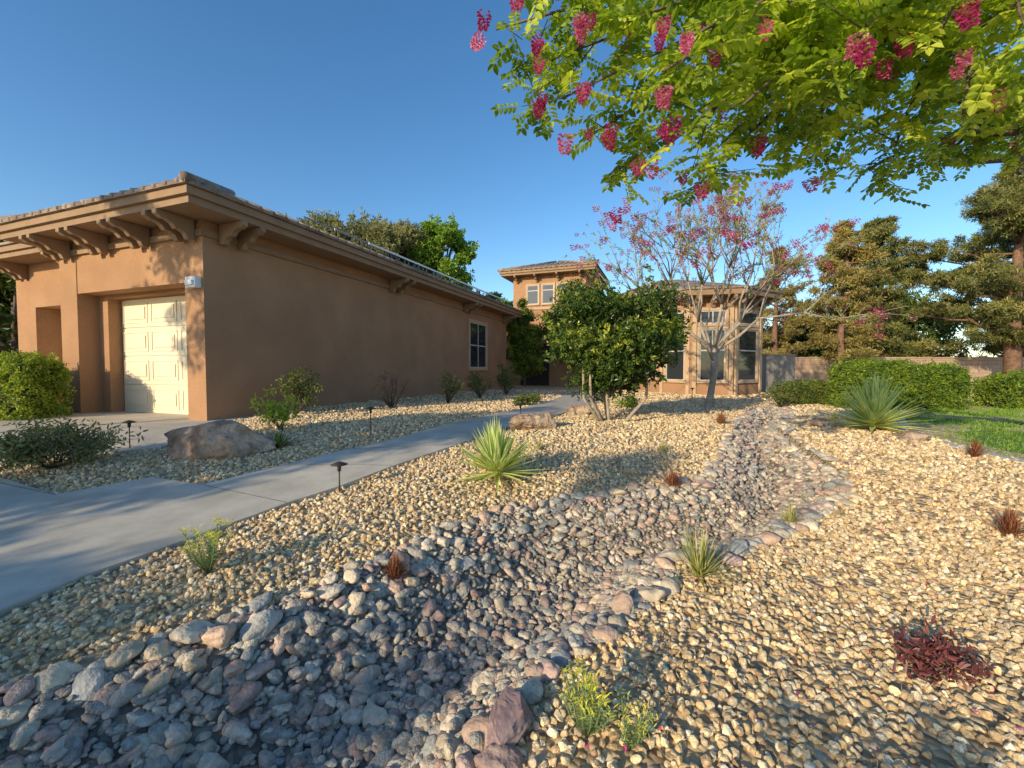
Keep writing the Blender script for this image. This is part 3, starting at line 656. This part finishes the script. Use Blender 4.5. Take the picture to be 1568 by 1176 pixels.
def tree(name,x,y,z0,cx,cy,cz,rx,ry,rz,ncl,clr,nl,mat,leafL,leafw=.45,cl=6,tr=.15,bark=M_bark,fork=None,stems=1,seed=0,bright=0,shoots=0):
    rs=random.Random(seed+int(x*10)+ncl); e_=empty(name); mb=MB(); clumps=[]
    for i in range(ncl):
        d=Vector((rs.gauss(0,1),rs.gauss(0,1),rs.gauss(0,1))).normalized(); f=rs.uniform(.35,1)**.6
        clumps.append((cx+d.x*rx*f,cy+d.y*ry*f,cz+d.z*rz*f,clr*rs.uniform(.5,1.3)))
    fk=fork if fork else cz-rz*.8
    for s_ in range(stems):
        ox=rs.gauss(0,.08*stems) if stems>1 else 0; oy=rs.gauss(0,.08*stems) if stems>1 else 0
        top=(cx+ox*1.3,cy+oy*1.3,cz+rz*.2); mb.tube([(x+ox*.3,y+oy*.3,z0-.1),(x+ox*.8,y+oy*.8,z0+(fk-z0)*.5),((x+cx)/2+ox*1.2,(y+cy)/2+oy*1.2,fk),top],[tr*1.2,tr*.9,tr*.8,tr*.25],0,9)
    for c_ in clumps:
        b=Vector(((x+cx)/2,(y+cy)/2,fk+rs.random()*(max(c_[2]-fk,0))*.4)); q=Vector(c_[:3]); m_=(b+q)/2+Vector((0,0,-.05*rz)); mb.tube([b,m_,q],[tr*.45,tr*.28,tr*.08],0,6)
    mb.obj('trunk_and_limbs',[bark],e_)
    P,D,k=crownpts(clumps,nl); T,Q=cluster(cl,leafL,leafw,.8,ncl)
    if shoots:
        sp_=[];
        for i in range(shoots):
            c_=clumps[rs.randrange(len(clumps))]; d=Vector((rs.gauss(0,.6),rs.gauss(0,.6),rs.uniform(.3,1.2))).normalized(); b=Vector(c_[:3])+d*c_[3]*.7
            for j in range(12): sp_.append(tuple(b+d*(j/12*clr*1.1)+Vector((rs.gauss(0,.03),rs.gauss(0,.03),rs.gauss(0,.03)))))
        P=np.concatenate([P,np.array(sp_)]); D=np.concatenate([D,np.tile([0,0,.8],(len(sp_),1))]); k=np.concatenate([k,rng.integers(0,len(clumps),len(sp_))])
    m_=len(P); ct=rng.uniform(-.2,.2,len(clumps))[k]
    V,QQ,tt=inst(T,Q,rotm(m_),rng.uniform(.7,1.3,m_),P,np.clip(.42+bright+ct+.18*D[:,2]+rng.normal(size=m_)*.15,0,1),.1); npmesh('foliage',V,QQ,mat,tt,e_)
cxy=gp(935,648)
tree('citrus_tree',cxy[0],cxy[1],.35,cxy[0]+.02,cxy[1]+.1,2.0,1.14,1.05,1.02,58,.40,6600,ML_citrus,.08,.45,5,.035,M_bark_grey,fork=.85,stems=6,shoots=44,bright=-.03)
tree('vine_column',.75,24.8,.35,.75,24.8,3.3,.7,.5,2.6,26,.5,5000,ML_citrus,.13,.5,5,.06,bright=.12)
tree('ficus_tree',3.4,24.2,.35,3.4,24.2,4.0,1.2,.8,2.2,18,.7,2500,ML_citrus,.13,.5,5,.08)
tree('olive_tree',-15.5,33,0,-15.5,33,10.2,2.6,3,3.2,30,1.0,4200,ML_olive,.26,.3,6,.3,shoots=20)
tree('olive_tree',-9.6,32,0,-9.6,32,9.4,3.4,3,3.2,34,1.0,5000,ML_olive,.26,.3,6,.3,seed=4,shoots=30)
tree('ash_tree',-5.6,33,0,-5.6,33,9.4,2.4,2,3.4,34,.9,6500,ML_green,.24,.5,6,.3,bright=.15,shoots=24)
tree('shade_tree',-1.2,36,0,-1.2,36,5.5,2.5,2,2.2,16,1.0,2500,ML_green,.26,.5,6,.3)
tree('shade_tree',-27,20,0,-27,20,4.2,3,3,3.6,20,1.5,4000,ML_hedged,.26,.4,6,.3)
tree('shade_tree',-21,18,0,-21,18,3.6,2.4,3,3,20,1.2,3500,ML_hedged,.26,.4,6,.3)
def pine(name,x,y,z0,h,w_,nw,mat,nt_=9000,tr=.22,bark=M_bark_pine,base=.15,L=.17,seed=1,tuft=1.0):
    rs=random.Random(seed); e_=empty(name); mb=MB(); top=(x+rs.gauss(0,.3),y,z0+h)
    mb.tube([(x,y,z0-.1),(x+rs.gauss(0,.15),y,z0+h*.35),(x+rs.gauss(0,.2),y,z0+h*.7),top],[tr*1.1,tr*.85,tr*.5,tr*.1],0,9)
    P=[];A=[];
    for i in range(nw):
        f=base+(1-base)*i/nw; zz=z0+h*f; wl=w_*(1-f)**.65*(.6+.5*min(1,(f-base)*4)); nb=4
        for j in range(nb):
            az=rs.uniform(0,6.28); l=wl*rs.uniform(.55,1.15); p0=Vector((x,y,zz)); p2=p0+Vector((math.cos(az)*l,math.sin(az)*l,l*rs.uniform(.0,.5))); pm=(p0+p2)/2+Vector((0,0,-.06*l)); mb.tube([p0,pm,p2],[tr*.28*(1-f)+.02,tr*.15*(1-f)+.015,.01],0,5)
            for k in range(7):
                g_=rs.uniform(.35,1.05); q=p0+(p2-p0)*g_+Vector((rs.gauss(0,l*.13),rs.gauss(0,l*.13),rs.gauss(0,l*.05)+.05)); P.append(tuple(q)); A.append(tuft*rs.uniform(.18,.36)*min(1,.4+l*.35))
    P=np.array(P);A=np.array(A); k=rng.integers(0,len(P),nt_); D=rng.normal(size=(nt_,3)); D/=np.linalg.norm(D,axis=1)[:,None]; D[:,2]*=.6
    PP=P[k]+D*(A[k]*rng.uniform(.2,1.15,nt_))[:,None]; mb.obj('trunk_and_limbs',[bark],e_)
    T,Q=cluster(9,L,.09,.4,seed); ct=rng.uniform(-.25,.25,len(P))[k]
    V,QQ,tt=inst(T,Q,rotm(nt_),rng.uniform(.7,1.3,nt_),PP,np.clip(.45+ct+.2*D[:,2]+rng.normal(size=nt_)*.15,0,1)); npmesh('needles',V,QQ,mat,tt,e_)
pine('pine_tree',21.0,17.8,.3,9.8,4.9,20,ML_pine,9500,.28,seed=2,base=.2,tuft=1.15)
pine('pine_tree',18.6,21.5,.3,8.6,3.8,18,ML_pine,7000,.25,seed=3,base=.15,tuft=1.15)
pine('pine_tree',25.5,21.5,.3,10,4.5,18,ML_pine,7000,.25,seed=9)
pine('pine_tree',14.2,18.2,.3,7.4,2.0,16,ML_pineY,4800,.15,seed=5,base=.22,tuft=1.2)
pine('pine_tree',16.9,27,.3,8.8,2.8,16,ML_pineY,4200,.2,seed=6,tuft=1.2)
for i,(x_,y_,r_,h_) in enumerate([(11.5,30,2,4.0),(22,30,3,5),(28,30,3.5,6),(34,26,4,6),(15,38,3,4.5),(38,20,4,6)]):
    tree('shade_tree',x_,y_,0,x_,y_,h_*.6,r_,2,h_*.45,14,r_*.4,2200,ML_hedged,.25,.4,6,.2,seed=i)
def rec(mb,p,d,l,r_,lev,tips,rs,maxl=5,up=.12):
    mid=p+d*l*.5+Vector((rs.gauss(0,.04),rs.gauss(0,.04),rs.gauss(0,.04)))*l; q=p+d*l; mb.tube([p,mid,q],[r_,r_*.85,r_*.7],0,5 if lev>1 else 8)
    if lev>=maxl: tips.append((p,q)); return
    if lev>=maxl-2: tips.append((p,q))
    for i in range(3 if lev<3 or rs.random()<.4 else 2):
        ax=Vector((rs.gauss(0,1),rs.gauss(0,1),rs.gauss(0,1))); ax=(ax-d*ax.dot(d)).normalized(); an=rs.uniform(.3,.75)
        nd=(d*math.cos(an)+ax*math.sin(an)+Vector((0,0,up))).normalized(); rec(mb,q,nd,l*rs.uniform(.68,.92),r_*.6,lev+1,tips,rs,maxl,up)
def raceme(n=26,L=.12,R=.03,s=.02,seed=1):
    r=np.random.default_rng(seed); it=[]
    for i in range(n):
        f=i/n; a=i*2.4; T,Q=leaf1(s*r.uniform(.7,1.2),s*.9,.2,.2); d=np.array([math.cos(a),math.sin(a),r.uniform(-.5,.5)]); d/=np.linalg.norm(d)
        x=np.cross(d,[0,0,1.]);x/=np.linalg.norm(x);z=np.cross(x,d); it.append((T@np.stack([x,d,z])+np.array([math.cos(a)*R*.5*(1-.7*f),math.sin(a)*R*.5*(1-.7*f),-L*f]),Q))
    return compose(it)
def flowering(name,x,y,z,seed):
    e_=empty(name); mb=MB(); tips=[]; rs=random.Random(seed)
    f0=Vector((x,y,z-.1)); f1=Vector((x+.12,y,z+1.0)); f2=Vector((x+.1,y,z+1.6)); mb.tube([f0,Vector((x-.02,y,z+.1)),f1,f2],[.15,.11,.095,.09],0,12)
    for az,el,l in [(2.9,.8,1.3),(3.6,1.05,1.15),(.2,.85,1.3),(5.6,.95,1.0),(1.5,.95,1.0),(4.6,1.15,1.15),(.5,1.25,1.2),(-.1,.66,1.35),(3.1,.65,1.2)]:
        rec(mb,f2-Vector((0,0,rs.random()*.4)),Vector((math.cos(az)*math.cos(el),math.sin(az)*math.cos(el),math.sin(el))),l,.045,1,tips,rs,5)
    mb.obj('trunk_and_limbs',[M_bark_grey],e_); A=np.array([t[0][:] for t in tips]);B=np.array([t[1][:] for t in tips])
    n=2300; k=rng.integers(0,len(tips),n); P=A[k]+(B-A)[k]*rng.uniform(0,1.1,(n,1)); T,Q=cluster(5,.055,.4,1.2,5)
    V,QQ,tt=inst(T,Q,rotm(n),rng.uniform(.6,1.1,n),P,rng.uniform(.2,1,n)); npmesh('leaves',V,QQ,ML_green,tt,e_)
    n=480; k=rng.integers(0,len(tips),n); T,Q=raceme(18,.13,.10,.048,3); 
    V,QQ,tt=inst(T,Q,rotm(n)*0+np.eye(3),rng.uniform(.5,1.3,n),B[k]+rng.normal(size=(n,3))*.05,rng.uniform(0,1,n),.2); npmesh('blossoms',V,QQ,ML_pinkfar,tt,e_)
q=gp(1086,628); flowering('flowering_locust_tree',q[0],q[1],.35,12)
def near_tree():
    e_=empty('pink_locust_tree'); mb=MB(); rs=random.Random(4)
    base=Vector((5.2,1.6,-.1)); fork=Vector((5.0,2.0,2.3)); mb.tube([base,Vector((5.15,1.75,1.0)),fork],[.17,.13,.11],0,12)
    hubs=[Vector((3.3,2.3,3.3)),Vector((3.4,3.1,3.1)),Vector((2.4,2.2,3.6)),Vector((4.2,4.2,3.4)),Vector((3.3,1.8,3.4))]
    for h_ in hubs: mb.tube([fork,(fork+h_)/2+Vector((0,0,.15)),h_],[.07,.05,.035],0,8)
    ends=[(760,60,2.3),(810,10,2.0),(800,120,2.5),(860,160,2.2),(885,225,2.5),(945,265,2.6),(1010,235,2.1),(1060,292,2.5),(1100,225,2.2),(1010,120,1.9),(950,50,2.1),(890,60,2.4),(1150,250,2.8),(1200,140,2.0),(1240,250,3),(1320,265,3.1),(1390,200,2.6),(1440,245,3.3),(1500,170,2.5),(1550,215,3.4),(1640,100,2),(1300,70,1.8),(1420,70,1.9),(1120,40,2.0),(1040,20,2.2),(1300,160,2.3),(1540,40,1.8),(1700,210,2.6),(1180,60,2.8),(1380,120,3.2),(1480,100,3.4),(1250,30,3.2),(920,-30,2.2),(1020,-80,2.2),(1250,-90,2.2),(1450,-60,2.1),(850,-60,2.4),(1100,130,3.0),(970,180,3.2),(1560,140,3.2),(1130,170,1.9),(1230,200,2.3),(1360,230,2.4),(1050,70,1.8),(1460,190,2.1),(1600,180,2.3),(1350,20,1.9)]
    P=[];D=[];FP=[]
    for (px,py,d) in ends:
        E=Vector(at(px,py,d)); H=min(hubs,key=lambda h_:(h_-E).length); m_=(H*.5+E*.5)+Vector((0,0,.12)); 
        pts=[H*(1-t)**2+m_*2*t*(1-t)+E*t*t for t in [i/8 for i in range(9)]]; mb.tube(pts,[.016*(1-.75*i/8)+.002 for i in range(9)],0,6)
        for j in range(12):
            t=1-.75*rs.random()**1.3; b=H*(1-t)**2+m_*2*t*(1-t)+E*t*t
            tw=Vector((rs.gauss(0,1),rs.gauss(0,1),rs.gauss(-.1,.6))).normalized()*rs.uniform(.1,.28); q=b+tw
            mb.tube([b,q],[.004,.002],0,4)
            for k in range(5):
                f=(k+1)/5; P.append(tuple(b+tw*f)); dv=Vector((rs.gauss(0,1),rs.gauss(0,1),rs.gauss(-.15,.5)))+tw*2; D.append(tuple(dv))
            if rs.random()<.06: FP.append(tuple(b+tw*.5))
    for (px,py,d) in [(745,70,2.1),(800,20,1.8),(815,95,2.0),(880,60,2.0),(905,60,1.9),(885,225,2.1),(890,160,1.9),(935,235,2.2),(985,250,2.1),(1050,300,2.1),(1045,90,1.7),(1150,235,2.3),(1225,290,2.6),(1160,45,1.8),(1365,90,1.9),(1450,125,1.9),(1455,55,1.8),(945,330,2.4),(850,0,1.8),(1310,85,1.7),(1000,60,1.7),(1010,165,1.8),(1020,215,1.9),(830,180,2.1),(1500,190,2.0)]:
        for _ in range(2): FP.append(tuple(at(px+rs.gauss(0,9),py-15+rs.gauss(0,12),d)))
    mb.obj('trunk_and_limbs',[M_bark],e_)
    P=np.array(P);D=np.array(D);n=len(P); T,Q=pinnate(5,.175,.052,.6)
    V,QQ,tt=inst(T,Q,frame_from(D),rng.uniform(.6,1.1,n),P,rng.uniform(.0,1,n),.15); npmesh('leaves',V,QQ,ML_locust,tt,e_)
    FP=np.array(FP); n=len(FP); T,Q=raceme(60,.085,.055,.02,2); R=frame_from(np.column_stack([rng.normal(size=(n,2)),np.zeros(n)]))
    V,QQ,tt=inst(T,Q,R,rng.uniform(.5,1.05,n),FP,rng.uniform(.1,.9,n),.28); npmesh('blossoms',V,QQ,ML_pink,tt,e_)
near_tree()
# ---- street-side trees behind the viewpoint (they throw the long evening shadows)
def behind(q,a,zc,r_,rz,ncl,clr,nl,nm='street_tree',L=.13,tr=.10):
    x=.67*a+.742*q; y=.742*a-.67*q
    tree(nm,x,y,-.1,x,y,zc,r_,r_,rz,ncl,clr,nl,ML_green,L,.45,6,tr,seed=int(q*7+50))
for q_,a_,h_ in [(-5.2,-11,2.4),(-3.6,-11.3,2.5),(-2.0,-11,2.2),(-.5,-11.4,2.3),(1.0,-11,1.8)]:
    behind(q_,a_,h_,1.1,1.3,20,.5,2200,'street_shrub')
behind(-6.4,-9,4.4,1.4,1.8,22,.6,2200)
behind(-10.8,-10,6.9,1.9,1.8,16,.5,420,'street_tree',.16)
behind(.6,-8,2.9,1.3,.5,8,.35,180,'street_tree',.14)
behind(-2.35,-9,4.6,.45,.25,5,.22,160,'street_tree',.12,.03)
# ---------------------------------------------------------------- light / sky / camera
S=Vector((SUNH[0]*math.cos(ELEV),SUNH[1]*math.cos(ELEV),math.sin(ELEV)))
sl=bpy.data.lights.new('sun','SUN'); sl.energy=5.0; sl.angle=math.radians(.55); sl.color=(1,.84,.57)
so=link(bpy.data.objects.new('sun',sl)); so.rotation_euler=(-S).to_track_quat('-Z','Y').to_euler()
wd=bpy.data.worlds.new('World'); scene.world=wd; wd.use_nodes=True; nt=wd.node_tree
sk=nt.nodes.new('ShaderNodeTexSky'); sk.sky_type='NISHITA'; sk.sun_disc=False; sk.sun_elevation=ELEV; sk.sun_rotation=math.atan2(SUNH[0],SUNH[1]); sk.air_density=1; sk.dust_density=.4; sk.ozone_density=2.4
hs=nt.nodes.new('ShaderNodeHueSaturation'); hs.inputs['Saturation'].default_value=1.22; hs.inputs['Value'].default_value=1.45
bg=nt.nodes['Background']; bg.inputs['Strength'].default_value=.145; nt.links.new(sk.outputs[0],hs.inputs['Color']); nt.links.new(hs.outputs[0],bg.inputs[0])
cam=bpy.data.cameras.new('camera'); co=link(bpy.data.objects.new('camera',cam)); co.location=(0,0,CAMZ); co.rotation_euler=(math.radians(90)-PITCH,0,0)
cam.sensor_width=36; cam.lens=36*F/1568; cam.clip_end=2000; cam.clip_start=.05; scene.camera=co
scene.view_settings.view_transform='Standard'; scene.view_settings.look='None'; scene.view_settings.exposure=0
